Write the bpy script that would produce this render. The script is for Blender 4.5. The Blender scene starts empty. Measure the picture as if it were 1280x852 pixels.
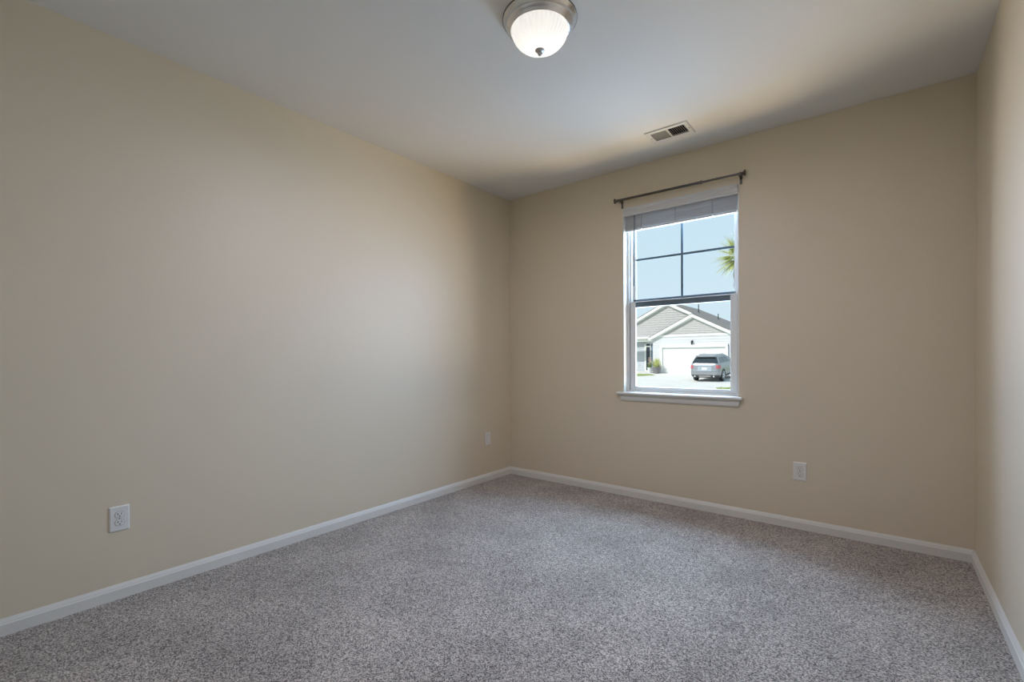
import bpy, bmesh, math, random
from mathutils import Vector, Matrix
random.seed(7)
S = bpy.context.scene
COL = S.collection

# ------------------------------------------------------------------ camera
cam_d = bpy.data.cameras.new('camera')
cam = bpy.data.objects.new('camera', cam_d); COL.objects.link(cam)
F_PX = 581.37; YAW = 0.67086; PITCH = -0.01062; ROLL = -0.005727
cam_d.sensor_fit = 'HORIZONTAL'; cam_d.sensor_width = 36.0
cam_d.lens = F_PX * 36.0 / 1280.0
cam_d.shift_y = 26.37 / 1280.0
cam_d.clip_start = 0.02; cam_d.clip_end = 400
_f = Vector((-math.sin(YAW)*math.cos(PITCH), math.cos(YAW)*math.cos(PITCH), math.sin(PITCH)))
_r = Vector((math.cos(YAW), math.sin(YAW), 0)); _u = _r.cross(_f)
_r2 = _r*math.cos(ROLL) + _u*math.sin(ROLL); _u2 = -_r*math.sin(ROLL) + _u*math.cos(ROLL)
cam.matrix_world = Matrix(((_r2.x, _u2.x, -_f.x, 2.926), (_r2.y, _u2.y, -_f.y, -3.6534),
                           (_r2.z, _u2.z, -_f.z, 1.1706), (0, 0, 0, 1)))
S.camera = cam

# ------------------------------------------------------------------ view, world, sun, daylight fill
S.view_settings.view_transform = 'Standard'; S.view_settings.look = 'None'
S.view_settings.exposure = 0.0; S.view_settings.gamma = 1.0
S.view_settings.use_curve_mapping = False

SKY_STRENGTH = 1.0
SUN_STRENGTH = 4.0
LAMP_W = 30.0
GLASS_EMIT = 0.28
BULB_EMIT = 9.0

w = bpy.data.worlds.new('sky'); S.world = w; w.use_nodes = True
nt = w.node_tree; nt.nodes.clear()
tc = nt.nodes.new('ShaderNodeTexCoord'); sp = nt.nodes.new('ShaderNodeSeparateXYZ')
rp = nt.nodes.new('ShaderNodeValToRGB'); bg = nt.nodes.new('ShaderNodeBackground'); wo = nt.nodes.new('ShaderNodeOutputWorld')
rp.color_ramp.elements[0].position = 0.0; rp.color_ramp.elements[0].color = (0.74, 0.88, 0.96, 1)
rp.color_ramp.elements[1].position = 0.35; rp.color_ramp.elements[1].color = (0.60, 0.79, 0.94, 1)
nt.links.new(tc.outputs['Generated'], sp.inputs[0]); nt.links.new(sp.outputs['Z'], rp.inputs[0])
nt.links.new(rp.outputs[0], bg.inputs[0]); bg.inputs[1].default_value = SKY_STRENGTH
nt.links.new(bg.outputs[0], wo.inputs[0])

def lamp(name, kind, loc, aim=None, **kw):
    d = bpy.data.lights.new(name, kind)
    for k, v in kw.items(): setattr(d, k, v)
    o = bpy.data.objects.new(name, d); COL.objects.link(o); o.location = loc
    if aim is not None:
        o.rotation_euler = (Vector(aim) - Vector(loc)).to_track_quat('-Z', 'Y').to_euler()
    return o
lamp('sun', 'SUN', (-20, -20, 40), (-20 + 0.38, -20 + 0.64, 40 - 0.70), energy=SUN_STRENGTH, angle=0.009, color=(1.0, 0.96, 0.90))
# area lamps added outside the window, standing in for sky and pavement daylight
lamp('sky_fill', 'AREA', (1.672, 0.60, 1.80), (1.672, -1, 0.95), shape='RECTANGLE', size=1.5, size_y=1.9, energy=200.0, color=(0.37, 0.57, 0.89))
lamp('side_fill', 'AREA', (1.30, 0.42, 1.55), (3.34, -0.9, 1.1), shape='RECTANGLE', size=0.6, size_y=1.5, energy=100.0, color=(0.14, 0.17, 0.25))
lamp('low_fill_left', 'AREA', (2.7, 0.9, 0.5), (0.4, -1.4, 2.6), shape='RECTANGLE', size=1.4, size_y=0.9, energy=500.0, color=(0.18, 0.133, 0.088))
lamp('low_fill_right', 'AREA', (0.7, 0.9, 0.5), (3.0, -1.4, 2.6), shape='RECTANGLE', size=1.4, size_y=0.9, energy=500.0, color=(0.155, 0.10, 0.035))

# ------------------------------------------------------------------ materials
def mat(name, col, rough=0.6, metal=0.0, noise=None, bump=None, spec=0.5, **kw):
    m = bpy.data.materials.new(name); m.use_nodes = True
    n = m.node_tree; b = n.nodes['Principled BSDF']
    b.inputs['Base Color'].default_value = (*col, 1); b.inputs['Roughness'].default_value = rough
    b.inputs['Metallic'].default_value = metal; b.inputs['Specular IOR Level'].default_value = spec
    t = n.nodes.new('ShaderNodeTexCoord')
    if noise:
        sc, amt = noise
        x = n.nodes.new('ShaderNodeTexNoise'); x.inputs['Scale'].default_value = sc; x.inputs['Detail'].default_value = 3
        r = n.nodes.new('ShaderNodeValToRGB')
        r.color_ramp.elements[0].position = 0.3; r.color_ramp.elements[1].position = 0.7
        r.color_ramp.elements[0].color = (*[c*(1-amt) for c in col], 1)
        r.color_ramp.elements[1].color = (*[min(1, c*(1+amt)) for c in col], 1)
        n.links.new(t.outputs['Object'], x.inputs['Vector']); n.links.new(x.outputs['Fac'], r.inputs[0])
        n.links.new(r.outputs[0], b.inputs['Base Color'])
    if bump:
        sc, st = bump
        x = n.nodes.new('ShaderNodeTexNoise'); x.inputs['Scale'].default_value = sc; x.inputs['Detail'].default_value = 4
        bp = n.nodes.new('ShaderNodeBump'); bp.inputs['Strength'].default_value = st; bp.inputs['Distance'].default_value = 0.002
        n.links.new(t.outputs['Object'], x.inputs['Vector']); n.links.new(x.outputs['Fac'], bp.inputs['Height'])
        n.links.new(bp.outputs[0], b.inputs['Normal'])
    for k, v in kw.items(): b.inputs[k].default_value = v
    return m

WALL_COL = (0.69, 0.60, 0.442)
M = {}
M['wall'] = mat('wall_paint', WALL_COL, 0.50, noise=(1.3, 0.012), bump=(260, 0.05), spec=0.9)
M['ceil'] = mat('ceiling_paint', (0.72, 0.70, 0.655), 0.95, noise=(1.0, 0.012), bump=(200, 0.12), spec=0.05)
M['trim'] = mat('white_trim_paint', (0.72, 0.705, 0.64), 0.4, noise=(6, 0.01))
M['vinyl'] = mat('white_vinyl', (0.68, 0.68, 0.645), 0.35, noise=(6, 0.01))
M['grille_dim'] = mat('backlit_grille', (0.055, 0.105, 0.135), 0.5, noise=(20, 0.05))  # backlit darkness of the grille bars put into the colour
M['rail'] = mat('backlit_rail_vinyl', (0.10, 0.145, 0.17), 0.45, noise=(20, 0.05))  # white vinyl rails, their backlit shade put into the colour
M['gap'] = mat('dark_gap', (0.03, 0.03, 0.03), 0.8, noise=(30, 0.1))  # dark colour for the shaded gap at the sash edges
M['blind'] = mat('white_blind', (0.60, 0.60, 0.575), 0.5, noise=(8, 0.015))
M['tape'] = mat('grey_ladder_tape', (0.42, 0.44, 0.46), 0.8, noise=(30, 0.05))
M['wand'] = mat('clear_wand', (0.16, 0.20, 0.23), 0.2, noise=(8, 0.015))
M['plate'] = mat('outlet_plastic', (0.76, 0.75, 0.70), 0.35, noise=(20, 0.01))
M['slot'] = mat('outlet_slot', (0.03, 0.03, 0.03), 0.6, noise=(20, 0.1))
M['seam'] = mat('outlet_seam', (0.30, 0.30, 0.30), 0.6, noise=(20, 0.05))
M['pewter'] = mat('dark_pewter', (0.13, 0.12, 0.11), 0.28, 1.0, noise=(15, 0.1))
M['nickel'] = mat('brushed_nickel', (0.74, 0.73, 0.725), 0.26, 1.0, noise=(40, 0.05))
M['nickel2'] = mat('satin_nickel', (0.60, 0.59, 0.57), 0.5, 0.7, noise=(40, 0.05))
M['vent'] = mat('vent_enamel', (0.62, 0.62, 0.61), 0.45, noise=(10, 0.01))
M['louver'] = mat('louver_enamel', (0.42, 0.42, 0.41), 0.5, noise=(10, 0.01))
M['duct'] = mat('duct_dark', (0.01, 0.01, 0.01), 0.9, noise=(10, 0.1))

def carpet():
    m = bpy.data.materials.new('speckled_carpet'); m.use_nodes = True
    n = m.node_tree; b = n.nodes['Principled BSDF']; b.inputs['Roughness'].default_value = 1.0
    b.inputs['Specular IOR Level'].default_value = 0.05
    b.inputs['Sheen Weight'].default_value = 0.15; b.inputs['Sheen Roughness'].default_value = 0.6
    t = n.nodes.new('ShaderNodeTexCoord')
    def noise(scale, detail, rough=0.6):
        x = n.nodes.new('ShaderNodeTexNoise'); x.inputs['Scale'].default_value = scale
        x.inputs['Detail'].default_value = detail; x.inputs['Roughness'].default_value = rough
        n.links.new(t.outputs['Object'], x.inputs['Vector']); return x
    vo = n.nodes.new('ShaderNodeTexVoronoi'); vo.inputs['Scale'].default_value = 250; vo.inputs['Randomness'].default_value = 1.0
    wob = noise(90, 2); wm = n.nodes.new('ShaderNodeMix'); wm.data_type = 'RGBA'; wm.inputs['Factor'].default_value = 0.004
    n.links.new(t.outputs['Object'], wm.inputs[6]); n.links.new(wob.outputs['Color'], wm.inputs[7]); n.links.new(wm.outputs[2], vo.inputs['Vector'])
    sep = n.nodes.new('ShaderNodeSeparateColor'); n.links.new(vo.outputs['Color'], sep.inputs[0])
    fine = noise(170, 4, 0.75)
    ad = n.nodes.new('ShaderNodeMix'); ad.inputs['Factor'].default_value = 0.45          # tuft by tuft, clumped by the finer noise
    n.links.new(sep.outputs[0], ad.inputs[2]); n.links.new(fine.outputs['Fac'], ad.inputs[3])
    r = n.nodes.new('ShaderNodeValToRGB'); e = r.color_ramp.elements
    e[0].position = 0.22; e[0].color = (0.05, 0.043, 0.037, 1)
    e[1].position = 0.78; e[1].color = (0.75, 0.69, 0.605, 1)
    k = e.new(0.42); k.color = (0.292, 0.256, 0.222, 1); k2 = e.new(0.58); k2.color = (0.472, 0.421, 0.366, 1)
    n.links.new(ad.outputs[0], r.inputs[0])
    nap = noise(2.6, 3); r2 = n.nodes.new('ShaderNodeValToRGB')          # trodden and brushed nap
    r2.color_ramp.elements[0].position = 0.35; r2.color_ramp.elements[0].color = (0.84, 0.84, 0.84, 1)
    r2.color_ramp.elements[1].position = 0.65; r2.color_ramp.elements[1].color = (1.08, 1.08, 1.08, 1)
    n.links.new(nap.outputs['Fac'], r2.inputs[0])
    mx = n.nodes.new('ShaderNodeMix'); mx.data_type = 'RGBA'; mx.blend_type = 'MULTIPLY'; mx.inputs['Factor'].default_value = 1
    n.links.new(r.outputs[0], mx.inputs[6]); n.links.new(r2.outputs[0], mx.inputs[7])
    n.links.new(mx.outputs[2], b.inputs['Base Color'])
    bp = n.nodes.new('ShaderNodeBump'); bp.inputs['Strength'].default_value = 0.7; bp.inputs['Distance'].default_value = 0.006
    n.links.new(ad.outputs[0], bp.inputs['Height']); n.links.new(bp.outputs[0], b.inputs['Normal'])
    return m
M['carpet'] = carpet()

def pane_mat():
    m = bpy.data.materials.new('window_glass'); m.use_nodes = True
    n = m.node_tree; n.nodes.clear()
    o = n.nodes.new('ShaderNodeOutputMaterial'); mx = n.nodes.new('ShaderNodeMixShader')
    tr = n.nodes.new('ShaderNodeBsdfTransparent'); gl = n.nodes.new('ShaderNodeBsdfGlossy')
    tr.inputs[0].default_value = (0.96, 0.98, 0.98, 1); gl.inputs['Roughness'].default_value = 0.02
    fr = n.nodes.new('ShaderNodeFresnel'); fr.inputs[0].default_value = 1.05
    n.links.new(fr.outputs[0], mx.inputs[0]); n.links.new(tr.outputs[0], mx.inputs[1]); n.links.new(gl.outputs[0], mx.inputs[2])
    n.links.new(mx.outputs[0], o.inputs[0]); return m
M['glass'] = pane_mat()

def bowl_mat():
    m = mat('ribbed_frosted_glass', (0.86, 0.86, 0.86), 0.3, noise=(14, 0.04))
    n = m.node_tree; b = n.nodes['Principled BSDF']; o = n.nodes['Material Output']
    b.inputs['Emission Color'].default_value = (1.0, 0.97, 0.92, 1); b.inputs['Emission Strength'].default_value = GLASS_EMIT
    t = n.nodes.new('ShaderNodeBsdfTranslucent'); t.inputs[0].default_value = (0.92, 0.92, 0.91, 1)
    mx = n.nodes.new('ShaderNodeMixShader'); mx.inputs[0].default_value = 0.55
    n.links.new(b.outputs[0], mx.inputs[1]); n.links.new(t.outputs[0], mx.inputs[2]); n.links.new(mx.outputs[0], o.inputs[0])
    return m
def glow_mat(name, col, strength):
    m = mat(name, (0.8, 0.8, 0.8), 0.5, noise=(20, 0.02)); b = m.node_tree.nodes['Principled BSDF']
    b.inputs['Emission Color'].default_value = (*col, 1); b.inputs['Emission Strength'].default_value = strength
    return m
M['bulb'] = glow_mat('bulb_glow', (1.0, 0.96, 0.88), BULB_EMIT)
M['bowl'] = bowl_mat()

# ------------------------------------------------------------------ mesh helpers
def box(bm, x0, x1, y0, y1, z0, z1):
    v = [bm.verts.new((x, y, z)) for z in (z0, z1) for y in (y0, y1) for x in (x0, x1)]
    for f in ((0, 2, 3, 1), (4, 5, 7, 6), (0, 1, 5, 4), (2, 6, 7, 3), (0, 4, 6, 2), (1, 3, 7, 5)):
        bm.faces.new([v[i] for i in f])

def prism(bm, poly, axis, a, b):
    """polygon of (p, q) pairs swept from a to b along an axis; x: (y,z)  y: (x,z)  z: (x,y)"""
    def pt(p, q, t): return {'x': (t, p, q), 'y': (p, t, q), 'z': (p, q, t)}[axis]
    A = [bm.verts.new(pt(p, q, a)) for p, q in poly]; B = [bm.verts.new(pt(p, q, b)) for p, q in poly]
    bm.faces.new(A[::-1]); bm.faces.new(B); n = len(poly)
    for i in range(n): bm.faces.new((A[i], A[(i+1) % n], B[(i+1) % n], B[i]))

def lathe(bm, prof, cx, cy, cz, seg=48, axis='z', ripple=None):
    rings = []
    for r, h in prof:
        ring = []
        for k in range(seg):
            a = 2*math.pi*k/seg
            rr = r*(1 + (ripple(k, r, h) if ripple else 0))
            p, q = rr*math.cos(a), rr*math.sin(a)
            c = {'z': (cx+p, cy+q, cz+h), 'x': (cx+h, cy+p, cz+q), 'y': (cx+p, cy+h, cz+q)}[axis]
            ring.append(bm.verts.new(c))
        rings.append(ring)
    for A, B in zip(rings, rings[1:]):
        for k in range(seg): bm.faces.new((A[k], A[(k+1) % seg], B[(k+1) % seg], B[k]))
    bm.faces.new(rings[0][::-1]); bm.faces.new(rings[-1])

def tube(bm, p0, p1, r0, r1=None, seg=12):
    p0, p1 = Vector(p0), Vector(p1); r1 = r0 if r1 is None else r1
    d = (p1-p0).normalized(); a = d.orthogonal().normalized(); b = d.cross(a)
    A = [bm.verts.new(p0 + (a*math.cos(t)+b*math.sin(t))*r0) for t in [2*math.pi*k/seg for k in range(seg)]]
    B = [bm.verts.new(p1 + (a*math.cos(t)+b*math.sin(t))*r1) for t in [2*math.pi*k/seg for k in range(seg)]]
    bm.faces.new(A[::-1]); bm.faces.new(B)
    for k in range(seg): bm.faces.new((A[k], A[(k+1) % seg], B[(k+1) % seg], B[k]))

def obj(name, bm, m, parent=None, bevel=0, smooth=False, loc=None):
    bmesh.ops.recalc_face_normals(bm, faces=bm.faces)
    me = bpy.data.meshes.new(name); bm.to_mesh(me); bm.free()
    me.materials.append(m)
    o = bpy.data.objects.new(name, me); COL.objects.link(o)
    if parent: o.parent = parent
    if loc: o.location = loc
    if bevel:
        b = o.modifiers.new('bevel', 'BEVEL'); b.width = bevel; b.segments = 2; b.limit_method = 'ANGLE'
    if smooth:
        for f in me.polygons: f.use_smooth = True
        me.set_sharp_from_angle(angle=math.radians(38))
    return o
def new(): return bmesh.new()
def bx(name, m, parent, dims, bevel=0):
    b = new(); box(b, *dims); return obj(name, b, m, parent, bevel)
def tag(o, label, cat, group=None, kind=None):
    o['label'] = label; o['category'] = cat
    if group: o['group'] = group
    if kind: o['kind'] = kind
    return o
def empty(name, loc=(0, 0, 0), rz=0):
    o = bpy.data.objects.new(name, None); COL.objects.link(o); o.location = loc; o.rotation_euler = (0, 0, rz)
    o.empty_display_size = 0.1; return o
def struct(o, label=None, cat=None):
    o['kind'] = 'structure'
    if label: o['label'] = label; o['category'] = cat
    return o

# ------------------------------------------------------------------ room shell
W, H, YF = 3.34, 2.74, -4.15          # right wall, ceiling height, wall behind the camera
OX0, OX1, OZ0, OZ1 = 1.224, 2.122, 0.853, 2.412     # window opening
WT = 0.15
b = new(); box(b, -0.15, W+0.15, YF-0.15, WT, -0.12, 0)
struct(obj('floor', b, M['carpet']), 'speckled grey-brown cut pile carpet covering the whole floor', 'carpet')
VX0, VX1, VY0, VY1 = 1.642, 1.882, -0.462, -0.322   # hole for the register
b = new()
box(b, -0.15, VX0, YF-0.15, WT, H, H+0.12); box(b, VX1, W+0.15, YF-0.15, WT, H, H+0.12)
box(b, VX0, VX1, YF-0.15, VY0, H, H+0.12); box(b, VX0, VX1, VY1, WT, H, H+0.12)
struct(obj('ceiling', b, M['ceil']), 'flat pale grey ceiling with one dome light', 'ceiling')
struct(bx('wall_left', M['wall'], None, (-0.15, 0, YF-0.15, WT, 0, H)), 'long blank beige wall on the left with two wall plates', 'wall')
struct(bx('wall_right', M['wall'], None, (W, W+0.15, YF-0.15, WT, 0, H)), 'beige wall at the right edge, seen at a steep angle', 'wall')
struct(bx('wall_front', M['wall'], None, (0, W, YF-0.15, YF, 0, H)), 'beige wall behind the viewer', 'wall')
b = new()
box(b, 0, OX0, 0, WT, 0, H); box(b, OX1, W, 0, WT, 0, H)
box(b, OX0, OX1, 0, WT, 0, OZ0); box(b, OX0, OX1, 0, WT, OZ1, H)
struct(obj('wall_back', b, M['wall']), 'beige wall with the single window', 'wall')

BH, BT = 0.071, 0.0135
prof = [(0, 0), (BT, 0), (BT, 0.047), (BT-0.0015, 0.050), (BT-0.003, 0.0515), (BT-0.004, 0.056), (BT-0.0065, 0.062), (BT-0.0095, 0.067), (0.0025, BH), (0, BH)]
def skirting(name, label, axis, pf, a, c):
    bm = new(); prism(bm, pf, axis, a, c)
    return struct(obj(name, bm, M['trim']), label, 'baseboard')
skirting('baseboard_left', 'white moulded baseboard along the foot of the left wall', 'y', prof, YF, 0)
skirting('baseboard_right', 'white moulded baseboard along the foot of the right wall', 'y', [(W-p, q) for p, q in prof], YF, 0)
skirting('baseboard_back', 'white moulded baseboard under the window wall', 'x', [(-p, q) for p, q in prof], BT*0.2, W-BT*0.2)
skirting('baseboard_front', 'white moulded baseboard behind the viewer', 'x', [(YF+p, q) for p, q in prof], BT*0.2, W-BT*0.2)

# ------------------------------------------------------------------ window
win = struct(empty('window_1', ((OX0+OX1)/2, 0.07, 0.873)), 'white single hung window with cross grille in upper sash, bars darkened as if backlit', 'window')
WX, WY, WZ = (OX0+OX1)/2, 0.07, 0.873
def wpart(name, m, boxes, bevel=0.0015, parent=None):
    bm = new()
    for q in boxes: box(bm, q[0]-WX, q[1]-WX, q[2]-WY, q[3]-WY, q[4]-WZ, q[5]-WZ)
    return obj(name, bm, m, parent or win, bevel)
# painted return lining the opening
wpart('jamb_lining', M['trim'], [(OX0, OX0+0.007, -0.001, 0.066, 0.873, OZ1), (OX1-0.007, OX1, -0.001, 0.066, 0.873, OZ1), (OX0+0.007, OX1-0.007, -0.001, 0.066, OZ1-0.007, OZ1)], 0.001)
# vinyl master frame with a raised stop
wpart('frame', M['vinyl'], [(OX0, 1.249, 0.066, 0.15, 0.873, OZ1), (2.096, OX1, 0.066, 0.15, 0.873, OZ1),
                            (1.249, 2.096, 0.066, 0.15, 0.853, 0.885), (1.249, 2.096, 0.066, 0.15, 2.375, OZ1)])
wpart('sash_track', M['vinyl'], [(1.249, 1.262, 0.084, 0.137, 1.632, 2.375), (2.083, 2.096, 0.084, 0.137, 1.632, 2.375)], 0.001)
wpart('gap_shade', M['gap'], [(1.2485, 1.2525, 0.0805, 0.12, 0.887, 1.625), (2.0925, 2.0965, 0.0805, 0.12, 0.887, 1.625)], 0)  # dark strips standing for the shaded gap beside the lower sash
ls = wpart('lower_sash', M['vinyl'], [(1.2525, 1.299, 0.080, 0.103, 0.886, 1.629), (2.044, 2.0925, 0.080, 0.103, 0.886, 1.629),
                                      (1.299, 2.044, 0.080, 0.103, 0.886, 0.917)], 0.002)
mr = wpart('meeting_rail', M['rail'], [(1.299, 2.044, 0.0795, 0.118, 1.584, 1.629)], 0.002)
wpart('sash_lip', M['vinyl'], [(1.2525, 2.0925, 0.0745, 0.092, 1.6255, 1.6325)], 0.001)
wpart('lower_pane', M['glass'], [(1.295, 2.048, 0.095, 0.099, 0.912, 1.59)], 0)
us = wpart('upper_sash', M['vinyl'], [(1.262, 1.285, 0.1245, 0.137, 1.632, 2.375), (2.062, 2.083, 0.1245, 0.137, 1.632, 2.375), (1.285, 2.062, 0.1245, 0.137, 2.345, 2.375)], 0.0015)
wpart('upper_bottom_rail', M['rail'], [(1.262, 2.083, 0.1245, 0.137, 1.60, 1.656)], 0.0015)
wpart('upper_pane', M['glass'], [(1.281, 2.066, 0.1300, 0.1330, 1.65, 2.35)], 0)
wpart('grille', M['grille_dim'], [(1.6735-0.009, 1.6735+0.009, 0.1245, 0.1298, 1.654, 2.348), (1.283, 2.064, 0.1250, 0.1296, 1.981, 1.999)], 0.001)
# stool and apron
bm = new()
ny = -0.040
st = [(0.066, 0.853), (ny+0.004, 0.853), (ny+0.001, 0.856), (ny, 0.863), (ny+0.002, 0.869), (ny+0.007, 0.873), (0.066, 0.873)]
prism(bm, [(p, q) for p, q in st], 'x', OX0+0.001, OX1-0.001)
for s0, s1 in ((1.178, OX0+0.001), (OX1-0.001, 2.149)):
    prism(bm, [(min(p, -0.0005), q) for p, q in st], 'x', s0, s1)
for v in bm.verts: v.co -= Vector((WX, WY, WZ))
obj('stool', bm, M['trim'], win)
bm = new()
ap = [(0, 0.853, 0.0), (-0.021, 0.853, 0.0), (-0.021, 0.842, 0.002), (-0.017, 0.836, 0.006), (-0.015, 0.815, 0.010), (-0.012, 0.806, 0.013), (-0.008, 0.800, 0.016), (0, 0.800, 0.016)]
A = [bm.verts.new((1.196+i-WX, y-WY, z-WZ)) for y, z, i in ap]; B = [bm.verts.new((2.134-i-WX, y-WY, z-WZ)) for y, z, i in ap]
bm.faces.new(A); bm.faces.new(B[::-1])
for i in range(len(ap)):
    j = (i+1) % len(ap); bm.faces.new((A[i], B[i], B[j], A[j]))
obj('apron', bm, M['trim'], win)

# ------------------------------------------------------------------ blind
bl = tag(empty('window_blind', (WX, 0.02, 2.33)), 'white horizontal slat blind pulled up in a stack at the window head', 'blind')
def bpart(name, m, bm, bevel=0, smooth=False):
    for v in bm.verts: v.co -= Vector((WX, 0.02, 2.33))
    return obj(name, bm, m, bl, bevel, smooth)
bm = new()
vp = [(-0.005, 2.335), (-0.014, 2.335), (-0.016, 2.340), (-0.016, 2.348), (-0.019, 2.352), (-0.019, 2.378), (-0.024, 2.384), (-0.031, 2.392), (-0.032, 2.402), (-0.005, 2.402)]
prism(bm, vp, 'x', 1.236, 2.118)
bpart('valance', M['blind'], bm, 0.001)
bm = new(); box(bm, 1.238, 2.108, 0.002, 0.055, 2.345, 2.40); bpart('headrail', M['blind'], bm, 0.002)
bm = new(); z = 2.2285; k = 0
while z < 2.342:
    dx = random.uniform(-0.0015, 0.0015); t = random.uniform(-0.0008, 0.0008)
    prism(bm, [(0.003, z+t), (0.016, z+0.0012), (0.029, z+0.0016), (0.042, z+0.0012), (0.053, z-t), (0.053, z-t+0.0026), (0.029, z+0.0042), (0.003, z+t+0.0026)], 'x', 1.242+dx, 2.105+dx); z += 0.0046
bpart('slat_stack', M['blind'], bm)
bm = new(); box(bm, 1.242, 2.105, 0.004, 0.036, 2.212, 2.2265); rail = bpart('bottom_rail', M['blind'], bm, 0.003)
for cx in (1.385, 1.66, 1.94):
    bm = new(); box(bm, cx-0.004, cx+0.004, 0.0005, 0.0035, 2.2275, 2.345); bpart('ladder_tape', M['tape'], bm)
    bm = new(); lathe(bm, [(0.0015, -0.004), (0.0055, -0.003), (0.006, 0.0)], cx, 0.0035, 2.2195, 14, 'y')
    for v in bm.verts: v.co -= Vector((WX, 0.02, 2.33))
    q = obj('cord_button', bm, M['nickel'], rail); 
bm = new(); tube(bm, (1.328, -0.004, 2.335), (1.324, -0.005, 1.80), 0.0038, 0.0038, 8); tube(bm, (1.324, -0.005, 1.80), (1.3236, -0.005, 1.752), 0.0055, 0.0045, 8)
tube(bm, (1.328, -0.004, 2.345), (1.328, -0.004, 2.325), 0.005, 0.005, 8)
bpart('tilt_wand', M['wand'], bm, smooth=True)

# ------------------------------------------------------------------ curtain rod
rod = tag(empty('curtain_rod', (1.69, 0, 2.47)), 'thin dark pewter curtain rod with flared ends above the window', 'curtain rod')
def rz(x): return 2.4745 + (x-1.17)*(2.4655-2.4745)/(2.172-1.17)
RO = Vector((1.69, 0, 2.47)); RY = -0.038
def rpart(name, bm, parent=None, smooth=True, bevel=0):
    for v in bm.verts: v.co -= RO
    return obj(name, bm, M['pewter'], parent or rod, bevel, smooth)
bm = new(); tube(bm, (1.197, RY, rz(1.197)), (1.873, RY, rz(1.873)), 0.0095, seg=16); rpart('outer_tube', bm)
bm = new(); tube(bm, (1.86, RY, rz(1.86)), (2.145, RY, rz(2.145)), 0.0075, seg=16); rpart('inner_tube', bm)
bm = new(); tube(bm, (1.866, RY, rz(1.868)), (1.876, RY, rz(1.876)), 0.0125, seg=16); rpart('collar', bm)
for x0, s in ((1.198, -1), (2.142, 1)):
    bm = new()
    lathe(bm, [(0.008, -0.004), (0.012, -0.003), (0.012, 0.002), (0.0085, 0.005), (0.0095, 0.011), (0.013, 0.018), (0.019, 0.024), (0.021, 0.027), (0.021, 0.030), (0.017, 0.032)][::1],
          0, 0, 0, 24, 'x')
    for v in bm.verts: v.co = Vector((x0 + s*v.co.x, RY+v.co.y, rz(x0)+v.co.z))
    rpart('finial', bm)
for x0 in (1.221, 2.136):
    bm = new(); zr_ = rz(x0)
    box(bm, x0-0.008, x0+0.008, -0.004, 0, zr_-0.064, zr_+0.004)
    prism(bm, [(-0.003, zr_-0.008), (-0.003, zr_-0.030), (-0.030, zr_-0.018), (-0.050, zr_-0.015), (-0.050, zr_-0.0095), (-0.030, zr_-0.0095)], 'x', x0-0.0055, x0+0.0055)
    prism(bm, [(-0.052, zr_-0.015), (-0.0478, zr_-0.015), (-0.0478, zr_+0.006), (-0.052, zr_+0.006)], 'x', x0-0.0055, x0+0.0055)
    prism(bm, [(-0.0282, zr_-0.015), (-0.024, zr_-0.015), (-0.024, zr_+0.006), (-0.0282, zr_+0.006)], 'x', x0-0.0055, x0+0.0055)
    br = rpart('bracket', bm, smooth=False)
    bm = new(); lathe(bm, [(0.0035, -0.0015), (0.003, 0)], x0, -0.004, zr_-0.055, 10, 'y'); rpart('screw', bm, br)

# ------------------------------------------------------------------ ceiling light
LX, LY = 1.677, -1.857
cl = tag(empty('ceiling_light', (LX, LY, H)), 'lit flush dome light of ribbed frosted glass in a brushed nickel pan on the ceiling', 'ceiling light')
bm = new()
lathe(bm, [(0.140, 0.0), (0.170, 0.0), (0.1715, -0.004), (0.1695, -0.008), (0.162, -0.014), (0.158, -0.022), (0.156, -0.028), (0.1575, -0.031), (0.155, -0.035), (0.147, -0.041), (0.141, -0.047), (0.1385, -0.052), (0.1365, -0.053), (0.133, -0.050), (0.128, -0.040)], 0, 0, 0, 96)
obj('pan', bm, M['nickel'], cl, smooth=True)
bm = new()
bp_ = []
for i in range(19):
    t = i/18.0; a = t*math.pi/2
    bp_.append((0.130*math.cos(a)**0.9 if i < 18 else 0.004, -0.046 - 0.095*math.sin(a)**1.0))
lathe(bm, [(0.120, -0.030), (0.1315, -0.040)] + bp_, 0, 0, 0, 240, ripple=lambda k, r, h: 0.035*(abs(math.sin(math.pi*k/6.0))-0.5) if -0.139 < h < -0.05 else 0)
obj('glass_bowl', bm, M['bowl'], cl, smooth=True)
bm = new(); lathe(bm, [(0.022, -0.028), (0.024, -0.038), (0.030, -0.052), (0.032, -0.066), (0.028, -0.080), (0.018, -0.091), (0.004, -0.095)], 0, 0, 0, 24)
obj('bulb', bm, M['bulb'], cl, smooth=True)
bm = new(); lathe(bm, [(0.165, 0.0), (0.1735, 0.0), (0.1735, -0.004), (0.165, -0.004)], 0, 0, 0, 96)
obj('gap_shade', bm, M['pewter'], cl, smooth=True)  # dark ring added for the shadow line around the pan
bm = new(); lathe(bm, [(0.008, -0.137), (0.021, -0.1395), (0.023, -0.142), (0.021, -0.145), (0.012, -0.148), (0.0085, -0.150), (0.0085, -0.153), (0.011, -0.157), (0.009, -0.163), (0.003, -0.167)], 0, 0, 0, 24)
obj('finial', bm, M['nickel2'], cl, smooth=True)
ll = lamp('bulb_light', 'AREA', (0, 0, -0.175), None, shape='DISK', size=0.26, energy=LAMP_W, color=(0.56, 0.525, 0.665)); ll.parent = cl

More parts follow.
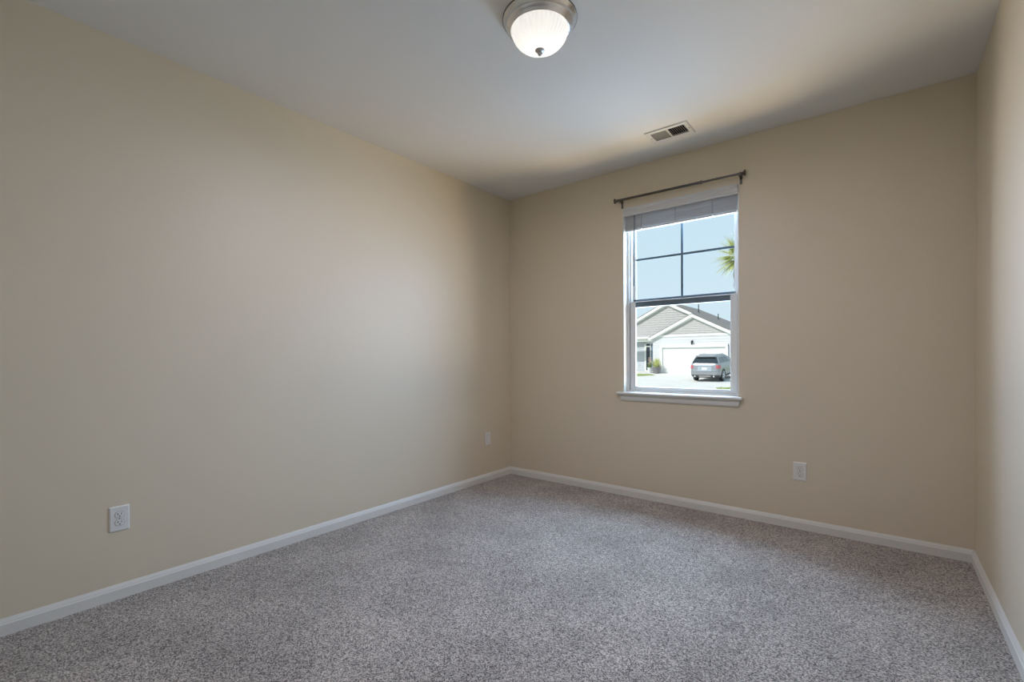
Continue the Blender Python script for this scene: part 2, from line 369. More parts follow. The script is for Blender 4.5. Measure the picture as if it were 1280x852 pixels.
# ------------------------------------------------------------------ ceiling register
VXc, VYc = 1.76, -0.387
ve = tag(empty('ceiling_vent', (VXc, VYc, H)), 'small white two-way air register set in the ceiling above the window', 'vent')
def vpart(name, m, bm, bevel=0):
    for v in bm.verts: v.co -= Vector((VXc, VYc, H))
    return obj(name, bm, m, ve, bevel)
bm = new()
def ringrect(o, i, z0, z1):
    ov = [bm.verts.new((x, y, z0)) for x, y in ((o[0], o[2]), (o[1], o[2]), (o[1], o[3]), (o[0], o[3]))]
    iv = [bm.verts.new((x, y, z1)) for x, y in ((i[0], i[2]), (i[1], i[2]), (i[1], i[3]), (i[0], i[3]))]
    for k in range(4): bm.faces.new((ov[k], ov[(k+1) % 4], iv[(k+1) % 4], iv[k]))
OUT = (1.609, 1.910, -0.490, -0.282); MID = (1.616, 1.903, -0.483, -0.289); INN = (1.645, 1.879, -0.457, -0.329)
ringrect(OUT, MID, H-0.0005, H-0.007); ringrect(MID, INN, H-0.007, H-0.007); ringrect(INN, INN, H-0.007, H+0.004)
box(bm, 1.7545, 1.7655, -0.457, -0.329, H-0.0068, H-0.001)
vpart('frame', M['vent'], bm)
for nm, x0, x1, s in (('louver_bank', 1.647, 1.7535, -1), ('louver_bank', 1.7665, 1.877, 1)):
    bm = new(); n = 8
    for i in range(n):
        cx = x0 + (x1-x0)*(i+0.5)/n; hx = 0.0040 if s > 0 else 0.0034; t = 0.0004
        p = [(cx-s*hx-t, H+0.0055), (cx-s*hx+t, H+0.0055), (cx+s*hx+t, H-0.0045), (cx+s*hx-t, H-0.0045)]
        prism(bm, p, 'y', -0.456, -0.330)
    vpart(nm, M['louver'], bm)
bm = new()
box(bm, VX0+0.0005, VX1-0.0005, VY0+0.0005, VY1-0.0005, H+0.090, H+0.095)
for q in ((VX0+0.0005, VX0+0.003, VY0+0.0005, VY1-0.0005), (VX1-0.003, VX1-0.0005, VY0+0.0005, VY1-0.0005), (VX0+0.0005, VX1-0.0005, VY0+0.0005, VY0+0.003), (VX0+0.0005, VX1-0.0005, VY1-0.003, VY1-0.0005)):
    box(bm, *q, H+0.004, H+0.09)
vpart('duct_box', M['duct'], bm)
for sx in (1.630, 1.893):
    bm = new(); lathe(bm, [(0.004, -0.0085), (0.0045, -0.007)], sx, -0.386, H, 12); vpart('screw', M['pewter'], bm)

# ------------------------------------------------------------------ wall plates
def rrect(wd, ht, r, n=5):
    pts = []
    for cx, cy, a0 in ((wd/2-r, ht/2-r, 0), (-wd/2+r, ht/2-r, 90), (-wd/2+r, -ht/2+r, 180), (wd/2-r, -ht/2+r, 270)):
        for k in range(n+1):
            a = math.radians(a0 + 90*k/n); pts.append((cx+r*math.cos(a), cy+r*math.sin(a)))
    return pts
def loft(bm, loops):
    R = [[bm.verts.new(p) for p in L] for L in loops]
    n = len(R[0])
    for A, B in zip(R, R[1:]):
        for i in range(n): bm.faces.new((A[i], A[(i+1) % n], B[(i+1) % n], B[i]))
    bm.faces.new(R[0][::-1]); bm.faces.new(R[-1])
# local frame: x across, z up, -y out of the wall
def outlet(loc, rot, label):
    t = tag(empty('wall_outlet', loc, rot), label, 'outlet', 'duplex outlets low on the walls')
    bm = new(); w_, h_ = 0.079, 0.123
    loft(bm, [[(p, -0.0003, q) for p, q in rrect(w_, h_, 0.004)], [(p, -0.003, q) for p, q in rrect(w_, h_, 0.004)], [(p, -0.0062, q) for p, q in rrect(w_-0.010, h_-0.010, 0.003)]])
    obj('plate', bm, M['plate'], t)
    for s in (1, -1):
        bm = new(); zc = s*0.0195
        loft(bm, [[(p, -0.0055, zc+q) for p, q in rrect(0.034, 0.029, 0.011)], [(p, -0.0082, zc+q) for p, q in rrect(0.034, 0.029, 0.011)], [(p, -0.0086, zc+q) for p, q in rrect(0.032, 0.027, 0.010)]])
        rc = obj('receptacle', bm, M['plate'], t)
        bm = new()
        box(bm, -0.0085, -0.0058, -0.0090, -0.0084, zc-0.001, zc+0.009); box(bm, 0.0058, 0.0082, -0.0090, -0.0084, zc, zc+0.008)
        lathe(bm, [(0.0030, -0.0090), (0.0030, -0.0084)], 0, 0, zc-0.0075, 12, 'y')
        obj('slot', bm, M['slot'], rc)
        bm = new(); loft(bm, [[(p, -0.0060, zc+q) for p, q in rrect(0.037, 0.032, 0.012)], [(p, -0.0064, zc+q) for p, q in rrect(0.037, 0.032, 0.012)]])
        obj('recess_edge', bm, M['seam'], rc)
    bm = new(); lathe(bm, [(0.0036, -0.0072), (0.0036, -0.006)], 0, 0, 0, 12, 'y'); obj('screw', bm, M['nickel'], t)
    return t
outlet((2.499, 0, 0.390), 0, 'white duplex outlet on the window wall, below and right of the window')
outlet((0, -3.073, 0.392), -math.pi/2 + math.pi, 'white duplex outlet on the long left wall, nearest the viewer')
t = tag(empty('wall_plate', (0, -0.343, 0.400), math.pi/2), 'white wall plate with one tall insert on left wall near the far corner', 'wall plate')
bm = new(); loft(bm, [[(p, -0.0003, q) for p, q in rrect(0.074, 0.118, 0.004)], [(p, -0.003, q) for p, q in rrect(0.074, 0.118, 0.004)], [(p, -0.0062, q) for p, q in rrect(0.064, 0.108, 0.003)]])
obj('plate', bm, M['plate'], t)
bm = new(); loft(bm, [[(p, -0.0062, q) for p, q in rrect(0.033, 0.067, 0.002)], [(p, -0.0085, q) for p, q in rrect(0.033, 0.067, 0.002)]]); obj('insert', bm, M['plate'], t)
bm = new(); loft(bm, [[(p, -0.0055, q) for p, q in rrect(0.0365, 0.0705, 0.002)], [(p, -0.0066, q) for p, q in rrect(0.0365, 0.0705, 0.002)]]); obj('recess_edge', bm, M['seam'], t)
for s in (1, -1):
    bm = new(); lathe(bm, [(0.0033, -0.0072), (0.0033, -0.006)], 0, 0, s*0.045, 12, 'y'); obj('screw', bm, M['nickel'], t)

# ================================================================== outside the window
M['grass'] = mat('sunny_grass', (0.30, 0.36, 0.12), 0.9, noise=(9, 0.35))
M['concrete'] = mat('pale_concrete', (0.64, 0.62, 0.585), 0.85, noise=(1.2, 0.05), bump=(30, 0.2))
M['siding'] = mat('white_lap_siding', (0.63, 0.62, 0.645), 0.6, noise=(3, 0.02))
M['shake'] = mat('grey_gable_siding', (0.475, 0.45, 0.445), 0.7, noise=(5, 0.06))
M['hwhite'] = mat('white_house_trim', (0.82, 0.82, 0.80), 0.5, noise=(3, 0.01))
M['gdoor'] = mat('white_garage_door', (0.82, 0.82, 0.81), 0.45, noise=(3, 0.01))
M['porch'] = mat('porch_grey_siding', (0.50, 0.53, 0.57), 0.7, noise=(3, 0.03))
M['shingle'] = mat('brown_grey_shingles', (0.22, 0.20, 0.19), 0.9, noise=(12, 0.25), bump=(40, 0.5))
M['darkglass'] = mat('dark_glass', (0.035, 0.045, 0.06), 0.08, noise=(4, 0.1))
M['bluedoor'] = mat('blue_grey_door', (0.16, 0.22, 0.30), 0.4, noise=(4, 0.05))
M['black'] = mat('black_metal', (0.02, 0.02, 0.022), 0.4, noise=(20, 0.1))
M['silver'] = mat('silver_car_paint', (0.34, 0.345, 0.37), 0.3, 0.5, noise=(6, 0.02))
M['carglass'] = mat('tinted_car_glass', (0.02, 0.028, 0.034), 0.06, noise=(5, 0.1), spec=0.8)
M['rubber'] = mat('tyre_rubber', (0.025, 0.025, 0.027), 0.8, noise=(30, 0.1))
M['chrome'] = mat('bright_alloy', (0.72, 0.72, 0.74), 0.2, 0.9, noise=(20, 0.04))
M['redlens'] = mat('red_tail_lens', (0.50, 0.12, 0.13), 0.15, noise=(10, 0.1))
M['darkplastic'] = mat('dark_bumper_plastic', (0.05, 0.05, 0.055), 0.6, noise=(20, 0.1))
M['platewhite'] = mat('licence_plate', (0.75, 0.76, 0.75), 0.4, noise=(60, 0.08))
M['leaf'] = mat('yellow_green_leaf', (0.56, 0.58, 0.23), 0.5, noise=(6, 0.35))
M['leaf2'] = mat('deep_green_leaf', (0.20, 0.30, 0.06), 0.5, noise=(8, 0.35))
M['bark'] = mat('palm_bark', (0.20, 0.16, 0.12), 0.9, noise=(14, 0.3), bump=(30, 0.8))
M['pot'] = mat('grey_planter', (0.20, 0.19, 0.20), 0.6, noise=(10, 0.08))
M['pink'] = mat('pale_pink_petals', (0.88, 0.68, 0.62), 0.7, noise=(12, 0.2))
M['whitepot'] = mat('white_glazed_pot', (0.80, 0.80, 0.82), 0.3, noise=(10, 0.02))

GP = [(0.155, -0.35), (8, -0.50), (18, -0.56), (23, -0.545), (26.8, -0.50), (33.2, -0.205), (36, -0.13), (70, -0.10)]
def gz(y):
    for (a, za), (c, zc) in zip(GP, GP[1:]):
        if a <= y <= c: return za + (zc-za)*(y-a)/(c-a)
    return GP[-1][1]
def strip(bm, x0, x1, ys, dz, th=0.12):
    T = [[bm.verts.new((x, y, gz(y)+dz)) for x in (x0, x1)] for y in ys]
    B = [[bm.verts.new((x, y, gz(y)+dz-th)) for x in (x0, x1)] for y in ys]
    for i in range(len(ys)-1):
        bm.faces.new((T[i][0], T[i][1], T[i+1][1], T[i+1][0])); bm.faces.new((B[i][0], B[i+1][0], B[i+1][1], B[i][1]))
        bm.faces.new((T[i][0], T[i+1][0], B[i+1][0], B[i][0])); bm.faces.new((T[i][1], B[i][1], B[i+1][1], T[i+1][1]))
    bm.faces.new((T[0][0], B[0][0], B[0][1], T[0][1])); bm.faces.new((T[-1][0], T[-1][1], B[-1][1], B[-1][0]))
bm = new(); strip(bm, -45, 35, [0.155, 8, 18, 23, 26.8, 33.2, 36, 70], 0, 0.4)
struct(obj('ground', bm, M['grass']), 'grassy ground outside, mostly under pavement', 'ground')
bm = new(); strip(bm, -13.6, -1.0, [13, 18, 23, 26.8, 33.15], 0.03, 0.15); strip(bm, -18, -13.6, [32.2, 33.15], 0.035); strip(bm, -18, -11.7, [33.15, 35.15], 0.06)
strip(bm, -40, -13.6, [13, 18, 23], 0.03, 0.15)
struct(obj('driveway', bm, M['concrete']), 'pale sunlit concrete driveway before the neighbouring garage', 'driveway')

# -------- house across the way
HX, HY, HZ = -8.47, 33.2, -0.205
house = tag(empty('house', (HX, HY, HZ)), 'white-trimmed house with grey gables and a wide garage seen through the window', 'house')
def hpart(name, m, bm, parent=None, bevel=0):
    for v in bm.verts: v.co -= Vector((HX, HY, HZ))
    return obj(name, bm, m, parent or house, bevel)
SL = 0.51
def laps(bm, xl, xr, z0, z1, y, step=0.19, d=0.022):
    z = z0
    while z < z1-0.01:
        zt = min(z+step, z1)
        a, c, e, g = xl(z), xr(z), xl(zt), xr(zt)
        if c-a < 0.02: break
        if g < e: e = g = (e+g)/2
        v = [bm.verts.new(q) for q in ((a, y-d, z), (c, y-d, z), (g, y-0.004, zt), (e, y-0.004, zt), (a, y, z), (c, y, z))]
        bm.faces.new(v[:4]); bm.faces.new((v[0], v[4], v[5], v[1])); z = zt
# garage box
bm = new(); box(bm, -11.655, -5.30, 33.2, 34.4, HZ-0.1, 2.86); laps(bm, lambda z: -11.655, lambda z: -5.30, HZ, 2.80, 33.2); hpart('garage_wall', M['siding'], bm)
PK = 4.40
bm = new(); prism(bm, [(HX-3.25, 2.80), (HX+3.25, 2.80), (HX, 2.80+3.25*SL)], 'y', 33.2, 34.4)
laps(bm, lambda z: HX-3.25+(z-2.80)/SL, lambda z: HX+3.25-(z-2.80)/SL, 2.80, 2.80+3.25*SL, 33.2, 0.17, 0.03); hpart('garage_gable', M['shake'], bm)
bm = new(); box(bm, -11.66, -5.29, 33.15, 33.2, 2.72, 2.86); hpart('band_board', M['hwhite'], bm)
def rake(name, px, pz, y0, y1, x_end, th, m, sgn):
    bm = new(); ze = pz-SL*abs(x_end-px)
    prism(bm, [(px, pz), (x_end, ze), (x_end, ze-th), (px, pz-th)], 'y', y0, y1); hpart(name, m, bm)
for s, xe in ((-1, -11.93), (1, -4.95)):
    rake('rake_board', HX, PK+0.03, 32.96, 33.02, xe, 0.24, M['hwhite'], s)
    rake('rake_frieze', HX, PK-0.20, 33.14, 33.2, HX+s*3.16, 0.09, M['hwhite'], s)
    rake('rake_soffit', HX, PK-0.17, 33.02, 33.2, xe, 0.03, M['hwhite'], s)
# main gable, sharing the right-hand roof slope
MX, MZ = -10.90, 4.43 + SL*(-8.47+10.90)
bm = new(); prism(bm, [(MX-4.9, MZ-0.3-4.9*SL), (MX+4.0, MZ-0.3-4.9*SL), (MX+4.0, MZ-0.3-4.0*SL), (MX, MZ-0.3)], 'y', 34.4, 35.1)
laps(bm, lambda z: max(-16.0, MX-(MZ-0.3-z)/SL), lambda z: MX+(MZ-0.3-z)/SL, 2.86, MZ-0.3, 34.4, 0.19, 0.03); hpart('main_gable', M['shake'], bm)
for s, xe in ((-1, MX-5.2), (1, MX+2.6)):
    rake('rake_board', MX, MZ, 34.16, 34.22, xe, 0.25, M['hwhite'], s)
    rake('rake_frieze', MX, MZ-0.24, 34.34, 34.4, xe, 0.09, M['hwhite'], s)
    rake('rake_soffit', MX, MZ-0.21, 34.22, 34.4, xe, 0.03, M['hwhite'], s)
# roofs
def slab(bm, pts, th):
    A = [bm.verts.new(p) for p in pts]; B = [bm.verts.new((p[0], p[1], p[2]-th)) for p in pts]
    bm.faces.new(A); bm.faces.new(B[::-1]); n = len(pts)
    for i in range(n): bm.faces.new((A[i], B[i], B[(i+1) % n], A[(i+1) % n]))
up = 0.04; YE = 42.6; run = 6.6
bm = new()
slab(bm, [(MX, 34.16, MZ+up), (MX+2.43, 34.16, MZ+up-2.43*SL), (HX, 32.96, PK+0.03+up), (-4.90, 32.96, PK+0.03+up-SL*3.57), (MX+run, 34.16, MZ+up-run*SL), (MX+run, YE+run, MZ+up-run*SL), (MX, YE, MZ+up)], 0.06)
slab(bm, [(MX, 34.16, MZ+up), (MX, YE, MZ+up), (MX-run, YE+run, MZ+up-run*SL), (MX-run, 34.16, MZ+up-run*SL)], 0.06)
slab(bm, [(HX, 32.96, PK+0.03+up), (HX, 34.4, PK+0.03+up), (-11.95, 34.4, PK+0.03+up-SL*3.48), (-11.95, 32.96, PK+0.03+up-SL*3.48)], 0.05)
slab(bm, [(MX, YE, MZ+up), (MX+run, YE+run, MZ+up-run*SL), (MX-run, YE+run, MZ+up-run*SL)], 0.06)
hpart('roof', M['shingle'], bm)
bm = new(); box(bm, -17.5, -4.45, 36.2, YE+5, HZ-0.1, 2.9); hpart('house_wall', M['siding'], bm)
for x, y, h in ((-9.35, 37.6, 0.72), (-8.35, 39.9, 0.52)):
    zr = MZ-SL*abs(x-MX); bm = new(); tube(bm, (x, y, zr-0.1), (x, y, zr+h), 0.038, seg=10); tube(bm, (x, y, zr), (x, y, zr+0.07), 0.12, 0.06, 10); hpart('roof_vent', M['black'], bm)
# garage door with casing and four panel rows
bm = new(); box(bm, -11.02, -10.83, 33.04, 33.2, HZ, 2.04); box(bm, -6.10, -5.91, 33.04, 33.2, HZ, 2.04); box(bm, -11.02, -5.91, 33.03, 33.2, 1.85, 2.05); hpart('garage_casing', M['hwhite'], bm, bevel=0.01)
bm = new(); box(bm, -10.83, -6.10, 33.16, 33.19, HZ, 1.85)
for r in range(4):
    z0 = HZ+0.05+r*0.50
    for c in range(8):
        x0 = -10.78+c*0.585; box(bm, x0, x0+0.525, 33.152, 33.165, z0, z0+0.42)
gd = hpart('garage_door', M['gdoor'], bm, bevel=0.006)
# porch: beam, grey back wall, sidelight, door
bm = new(); box(bm, -17.4, -11.66, 33.7, 34.38, 2.42, 2.50); box(bm, -17.4, -11.80, 33.62, 33.72, 2.42, 2.66); hpart('porch_beam', M['hwhite'], bm)
bm = new(); box(bm, -17.5, -11.66, 33.45, 33.62, 2.62, 2.80); hpart('gutter', M['hwhite'], bm, bevel=0.03)
bm = new(); box(bm, -17.4, -11.655, 35.2, 35.5, HZ, 2.6); laps(bm, lambda z: -17.4, lambda z: -13.17, HZ, 2.42, 35.2); hpart('porch_wall', M['porch'], bm)
bm = new(); box(bm, -11.9, -11.655, 34.4, 35.3, HZ-0.1, 2.9); hpart('garage_return', M['porch'], bm)
bm = new(); box(bm, -13.15, -13.02, 35.12, 35.2, HZ, 2.36); box(bm, -13.15, -12.0, 35.12, 35.2, 2.28, 2.40); box(bm, -13.02, -12.66, 35.13, 35.2, 1.99, 2.08); box(bm, -12.66, -12.60, 35.12, 35.2, HZ, 2.30); box(bm, -13.02, -12.66, 35.13, 35.2, HZ, HZ+0.18); hpart('door_casing', M['hwhite'], bm)
bm = new(); box(bm, -13.02, -12.66, 35.165, 35.19, HZ+0.15, 2.30); hpart('sidelight', M['darkglass'], bm)
bm = new(); box(bm, -12.60, -11.95, 35.15, 35.19, HZ+0.03, 2.28)
box(bm, -12.5, -12.05, 35.14, 35.16, 0.2, 0.95); box(bm, -12.5, -12.05, 35.14, 35.16, 1.15, 2.0); hpart('front_door', M['bluedoor'], bm, bevel=0.01)

# wall lantern above the garage door
la = tag(empty('wall_lantern', (-8.50, 33.16, 2.25)), 'small black lantern on the white wall above the garage door', 'lantern')
bm = new(); box(bm, -0.06, 0.06, -0.01, 0.02, -0.02, 0.14); obj('back_plate', bm, M['black'], la, 0.005)
bm = new(); tube(bm, (0, 0, 0.08), (0, -0.10, 0.13), 0.012, seg=8); tube(bm, (0, -0.10, 0.13), (0, -0.13, 0.09), 0.012, seg=8); obj('arm', bm, M['black'], la)
bm = new(); lathe(bm, [(0.012, 0.11), (0.03, 0.09), (0.085, 0.045), (0.085, 0.035), (0.06, 0.03)], 0, -0.13, 0, 6); lathe(bm, [(0.045, -0.19), (0.05, -0.17), (0.05, -0.165), (0.03, -0.165)], 0, -0.13, 0, 6)
for k in range(6):
    a = 2*math.pi*k/6; tube(bm, (0.045*math.cos(a), -0.13+0.045*math.sin(a), -0.17), (0.062*math.cos(a), -0.13+0.062*math.sin(a), 0.035), 0.007, seg=6)
obj('cage', bm, M['black'], la)
bm = new(); lathe(bm, [(0.038, -0.165), (0.054, 0.03)], 0, -0.13, 0, 6); obj('lantern_glass', bm, M['darkglass'], la)

# -------- sport utility vehicle parked on the driveway (local: rear at y = 0, facing +y)
car = tag(empty('car', (-5.79, 26.8, gz(26.8)+0.032)), 'silver sport utility vehicle parked facing the garage door', 'car')
car.rotation_euler = (0.046, 0, 0); car.scale = (0.92, 1, 0.98)
LV = [(0.26, .30, 4.75, .80, .20), (0.34, .14, 4.90, .90, .22), (0.46, .03, 4.97, .945, .24), (0.62, .00, 5.00, .965, .24), (0.74, .035, 5.0, .97, .24), (0.90, .055, 4.98, .968, .22),
      (1.05, .075, 4.92, .955, .22), (1.13, .10, 4.80, .94, .22), (1.19, .13, 3.85, .915, .22), (1.30, .20, 3.55, .875, .2), (1.45, .30, 3.15, .81, .2), (1.58, .40, 2.85, .745, .2), (1.66, .40, 2.65, .69, .2), (1.71, .55, 2.45, .62, .2), (1.735, .85, 2.2, .5, .2)]
def lev(z):
    if z <= LV[0][0]: return LV[0][1:]
    for a, c in zip(LV, LV[1:]):
        if z <= c[0]:
            t = (z-a[0])/(c[0]-a[0]); return tuple(p+(q-p)*t for p, q in zip(a[1:], c[1:]))
    return LV[-1][1:]
def outl(z, u, side, e=0.0):
    """u 0..1 rear half, 1..2 rear corner, 2..3 side, 3..4 front corner, 4..5 front half"""
    yr, yf, hw, rc = lev(z); yr -= e; yf += e; hw += e
    if u <= 1: x, y = (hw-rc)*u, yr
    elif u <= 2: a = (u-1)*math.pi/2; x, y = hw-rc+rc*math.sin(a), yr+rc-rc*math.cos(a)
    elif u <= 3: x, y = hw, yr+rc+(yf-yr-2*rc)*(u-2)
    elif u <= 4: a = (u-3)*math.pi/2; x, y = hw-rc+rc*math.cos(a), yf-rc+rc*math.sin(a)
    else: x, y = (hw-rc)*(5-u), yf
    return Vector((side*x, y, z))
US = [0, .33, .66, 1, 1.25, 1.5, 1.75, 2, 2.1, 2.2, 2.3, 2.4, 2.5, 2.6, 2.7, 2.8, 2.9, 3, 3.25, 3.5, 3.75, 4, 4.5]
ring = [(u, 1) for u in US] + [(5, 1)] + [(u, -1) for u in US[::-1]][:-1]
bm = new(); rings = []
zs = sorted(set([l[0] for l in LV] + [0.40, 0.54, 0.68, 0.82, 0.97, 1.16, 1.25, 1.38, 1.52]))
for z in zs: rings.append([bm.verts.new(outl(z, u, s)) for u, s in ring])
for A, B in zip(rings, rings[1:]):
    for k in range(len(ring)): bm.faces.new((A[k], A[(k+1) % len(ring)], B[(k+1) % len(ring)], B[k]))
bm.faces.new(rings[0][::-1]); bm.faces.new(rings[-1])
obj('body', bm, M['silver'], car, smooth=True)
def patch(name, m, z0, z1, us, e, nz=6, th=0.03, parent=None, zf=None):
    """us: list of signed u (negative = left side); a shell of real thickness lying on the body"""
    bm = new(); G = []
    for ee in (e, e-th):
        g = []
        for i in range(nz+1):
            row = []
            for u in us:
                a, c = (zf(abs(u)) if zf else (z0, z1)); z = a+(c-a)*i/nz
                row.append(bm.verts.new(outl(z, abs(u), -1 if u < 0 else 1, ee)))
            g.append(row)
        G.append(g)
    n = len(us)
    for g in G:
        for i in range(nz):
            for j in range(n-1): bm.faces.new((g[i][j], g[i][j+1], g[i+1][j+1], g[i+1][j]))
    for i in range(nz):
        for j in (0, n-1): bm.faces.new((G[0][i][j], G[0][i+1][j], G[1][i+1][j], G[1][i][j]))
    for j in range(n-1):
        for i in (0, nz): bm.faces.new((G[0][i][j], G[0][i][j+1], G[1][i][j+1], G[1][i][j]))
    return obj(name, bm, m, parent or car, smooth=True)
sw = lambda a, c, n: [a+(c-a)*i/n for i in range(n+1)]
rw = patch('rear_window', M['carglass'], 1.20, 1.56, sw(-1.45, 1.45, 16), 0.012)
bm = new(); prism(bm, [(0.27, 1.60), (0.52, 1.655), (0.52, 1.70), (0.25, 1.645)], 'x', -0.66, 0.66); obj('spoiler', bm, M['silver'], car, 0.01)
bm = new(); tube(bm, (0.0, 0.155, 1.245), (0.36, 0.19, 1.285), 0.010, 0.007, 6); obj('wiper', bm, M['black'], car)
for s in (1, -1):
    for a, c in ((2.06, 2.30), (2.33, 2.56), (2.59, 2.80)):
        patch('side_window', M['carglass'], 1.21, 1.55, [s*u for u in sw(a, c, 4)], 0.010)
    patch('tail_light', M['redlens'], 0.87, 1.08, [s*u for u in sw(1.02, 2.03, 10)], 0.016)
    patch('rocker_trim', M['darkplastic'], 0.27, 0.40, [s*u for u in sw(2.2, 2.8, 6)], 0.012)
    bm = new(); tube(bm, (s*0.60, 0.95, 1.755), (s*0.60, 2.3, 1.745), 0.018, seg=8)
    for y in (0.98, 1.6, 2.27): tube(bm, (s*0.60, y, 1.70), (s*0.60, y, 1.75), 0.018, seg=8)
    obj('roof_rail', bm, M['chrome'], car, smooth=True)
    bm = new(); loft(bm, [[(s*(0.93+0.02*i), 3.45+q*(1-0.25*abs(i-3)/3), 1.20+r*(1-0.25*abs(i-3)/3)) for q, r in rrect(0.12, 0.16, 0.05)] for i in range(9)]); obj('door_mirror', bm, M['silver'], car, smooth=True)
    for y in (1.02, 3.88):
        bm = new(); lathe(bm, [(0.30, -0.12), (0.355, -0.11), (0.372, -0.07), (0.372, 0.07), (0.355, 0.11), (0.30, 0.12)], s*0.86, y, 0.372, 36, 'x'); wh = obj('wheel', bm, M['rubber'], car, smooth=True)
        bm = new(); lathe(bm, [(0.285, -0.02), (0.285, 0.0), (0.255, 0.006), (0.245, -0.01)], s*0.98, y, 0.372, 36, 'x') if s > 0 else lathe(bm, [(0.285, 0.02), (0.285, 0.0), (0.255, -0.006), (0.245, 0.01)], s*0.98, y, 0.372, 36, 'x')
        for k in range(5):
            a = 2*math.pi*k/5; tube(bm, (s*0.978, y, 0.372), (s*0.978, y+0.26*math.cos(a), 0.372+0.26*math.sin(a)), 0.035, 0.028, 8)
        obj('rim', bm, M['chrome'], wh)
        bm = new()
        P = [(y+0.44*math.cos(a), 0.372+0.44*math.sin(a)) for a in [math.pi*k/16 for k in range(-1, 18)]] + [(y+0.36*math.cos(a), 0.372+0.36*math.sin(a)) for a in [math.pi*k/16 for k in range(17, -2, -1)]]
        n = len(P)//2
        for i in range(n-1):
            q = [P[i], P[i+1], P[2*n-2-i], P[2*n-1-i]]
            A = [bm.verts.new((s*0.93, p, r)) for p, r in q]; B = [bm.verts.new((s*0.985, p, r)) for p, r in q]
            bm.faces.new(A); bm.faces.new(B[::-1])
            for j in range(4): bm.faces.new((A[j], A[(j+1) % 4], B[(j+1) % 4], B[j]))
        obj('wheel_arch', bm, M['darkplastic'], car)
patch('light_bar', M['chrome'], 1.055, 1.085, sw(-0.78, 0.78, 10), 0.014)
patch('tailgate_recess', M['chrome'], 0.70, 1.0, sw(-0.62, 0.62, 8), 0.010, zf=None)
patch('licence_plate', M['platewhite'], 0.79, 0.93, sw(-0.21, 0.21, 4), 0.022)
patch('tailgate_seam', M['black'], 0.665, 0.685, sw(-1.2, 1.2, 14), 0.006)
patch('rear_valance', M['darkplastic'], 0.27, 0.44, sw(-1.9, 1.9, 20), 0.014)
patch('skid_plate', M['chrome'], 0.34, 0.40, sw(-0.55, 0.55, 8), 0.024)
for s in (1, -1):
    bm = new(); tube(bm, (s*0.62, -0.03, 0.37), (s*0.62, 0.2, 0.37), 0.055, seg=14); obj('exhaust_tip', bm, M['chrome'], car, smooth=True)

# -------- plants by the house
def blade(bm, p, d, L, wd, droop, n=4):
    d = d.normalized(); side = d.cross(Vector((0, 0, 1)))
    side = side.normalized() if side.length > 1e-3 else Vector((1, 0, 0)); prev = None
    for i in range(n+1):
        t = i/n; c = p + d*(L*t) + Vector((0, 0, -droop*L*t*t)); ww = wd*(1-t)**0.7*0.5 + 0.001
        a, b2, up2 = bm.verts.new(c-side*ww), bm.verts.new(c+side*ww), bm.verts.new(c+Vector((0, 0, ww*0.35)))
        if prev:
            bm.faces.new((prev[0], a, up2, prev[2])); bm.faces.new((prev[2], up2, b2, prev[1])); bm.faces.new((prev[1], b2, a, prev[0]))
        prev = (a, b2, up2)
def rdir(lo, hi):
    a = random.uniform(0, 2*math.pi); e = math.radians(random.uniform(lo, hi)); return Vector((math.cos(a)*math.cos(e), math.sin(a)*math.cos(e), math.sin(e)))
PX, PY = -11.12, 32.62
pp = tag(empty('potted_plant', (PX, PY, gz(PY)+0.03)), 'spiky yellow-green plant in dark grey planter left of the garage door', 'potted plant')
bm = new(); lathe(bm, [(0.20, 0.0), (0.225, 0.01), (0.31, 0.48), (0.325, 0.50), (0.325, 0.535), (0.295, 0.535), (0.285, 0.46)], 0, 0, 0, 28); obj('planter', bm, M['pot'], pp, smooth=True)
bm = new(); lathe(bm, [(0.29, 0.455), (0.15, 0.47), (0.02, 0.475)], 0, 0, 0, 20); obj('soil', bm, M['bark'], pp)
bm = new()
for i in range(110):
    q = Vector((random.uniform(-.12, .12), random.uniform(-.12, .12), 0.46)); blade(bm, q, rdir(48, 88), random.uniform(0.5, 0.98), 0.07, 0.12)
for i in range(40): blade(bm, Vector((random.uniform(-.15, .15), random.uniform(-.15, .15), 0.47)), rdir(15, 50), random.uniform(0.25, 0.5), 0.06, 0.3)
obj('leaves', bm, M['leaf'], pp)
QX, QY = -11.80, 32.95
fp = tag(empty('potted_plant', (QX, QY, gz(QY)+0.03)), 'tall pale pink flowering plant in white pot beside the porch door', 'potted plant')
bm = new(); lathe(bm, [(0.14, 0.0), (0.15, 0.01), (0.21, 0.40), (0.225, 0.42), (0.225, 0.45), (0.195, 0.45), (0.19, 0.40)], 0, 0, 0, 24); obj('planter', bm, M['whitepot'], fp, smooth=True)
bm = new()
for i in range(24):
    q = Vector((random.uniform(-.06, .06), random.uniform(-.06, .06), 0.40)); tube(bm, q, q+rdir(62, 85)*random.uniform(0.3, 0.6), 0.008, 0.005, 6)
for i in range(60): blade(bm, Vector((random.uniform(-.12, .12), random.uniform(-.12, .12), random.uniform(.42, .75))), rdir(0, 70), 0.16, 0.06, 0.3)
obj('stems', bm, M['leaf2'], fp)
bm = new()
for i in range(70):
    c = Vector((random.gauss(0, .085), random.gauss(0, .085), random.uniform(.66, 1.26)))
    for k in range(5):
        a = 2*math.pi*k/5; blade(bm, c, Vector((math.cos(a), math.sin(a), 0.5)), 0.075, 0.06, 0.2, 3)
obj('blossoms', bm, M['pink'], fp)

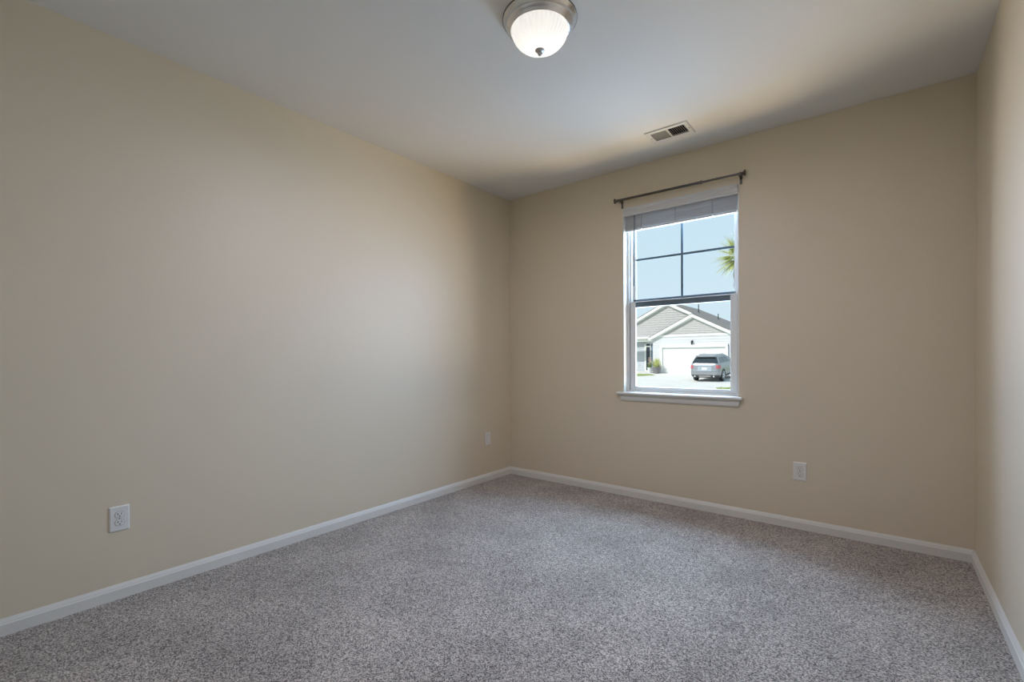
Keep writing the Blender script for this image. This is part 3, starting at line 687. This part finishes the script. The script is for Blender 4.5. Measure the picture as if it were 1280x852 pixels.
# -------- palm in the front yard
TX, TY = -0.955, 14.0; TZ = 4.62
pa = tag(empty('palm_tree', (TX, TY, gz(TY))), 'palm with spiky yellow-green fan fronds at the window\'s right edge', 'palm tree')
g0 = gz(TY); bm = new()
lathe(bm, [(0.20 if i == 0 else 0.145+0.018*(i % 2)+0.04*max(0, i-22)/8, h) for i, h in enumerate([(TZ-g0-0.15)*k/30 for k in range(31)])], 0, 0, 0, 16); obj('trunk', bm, M['bark'], pa)
bm = new(); CC = Vector((0, 0, TZ-g0))
dirs = [Vector((-1, -0.15, -0.05)), Vector((-0.9, -0.4, 0.45)), Vector((-0.8, -0.3, -0.55)), Vector((-0.75, 0.35, 0.1)), Vector((-0.5, -0.2, 0.85))] + [rdir(-50, 85) for _ in range(24)]
for d in dirs:
    d = d.normalized(); s = d.cross(Vector((0, 0, 1))).normalized(); nrm = s.cross(d)
    hub = CC + d*0.33; tube(bm, CC, hub, 0.02, 0.012, 6)
    tw = random.uniform(-0.5, 0.5); s = (s*math.cos(tw)+nrm*math.sin(tw)).normalized()
    for k in range(19):
        a = math.radians(-105+210*k/18.0 + random.uniform(-4, 4)); L = 0.60*(1-0.25*abs(k-9)/9)*random.uniform(0.85, 1.08)
        blade(bm, hub, d*math.cos(a)+s*math.sin(a), L*1.1, 0.030, 0.12, 4)
obj('fronds', bm, M['leaf'], pa)

# -------- grass patches beside the pavement
def lawn(name, poly, n, label):
    bm = new(); poly = [(x, y, gz(y)+0.03) for x, y in poly]
    A = [bm.verts.new(p) for p in poly]; B = [bm.verts.new((p[0], p[1], p[2]+0.03)) for p in poly]
    bm.faces.new(A[::-1]); bm.faces.new(B)
    for i in range(len(poly)): j = (i+1) % len(poly); bm.faces.new((A[i], A[j], B[j], B[i]))
    xs = [p[0] for p in poly]; ys = [p[1] for p in poly]; c = 0
    while c < n:
        x, y = random.uniform(min(xs), max(xs)), random.uniform(min(ys), max(ys)); ins = False
        for i in range(len(poly)):
            (xa, ya, _), (xb, yb, _) = poly[i], poly[i-1]
            if (ya > y) != (yb > y) and x < (xb-xa)*(y-ya)/(yb-ya)+xa: ins = not ins
        if ins: blade(bm, Vector((x, y, gz(y)+0.055)), rdir(45, 90), random.uniform(0.05, 0.10), 0.02, 0.2, 2); c += 1
    o = obj(name, bm, M['grass'], None); tag(o, label, 'grass', kind='stuff')
LAWN_L = [(-13.5, 29.4), (-11.6, 29.9), (-10.6, 30.9), (-11.3, 31.7), (-13.5, 31.5)]
LAWN_R = [(-3.9, 22.2), (-2.0, 23.6), (-1.2, 20.2), (-2.9, 19.4)]
lawn('lawn_patch', LAWN_L, 500, 'small sliver of grass left of the driveway near the porch')
lawn('lawn_patch', LAWN_R, 500, 'pale patch of grass right of the driveway, before the parked car')
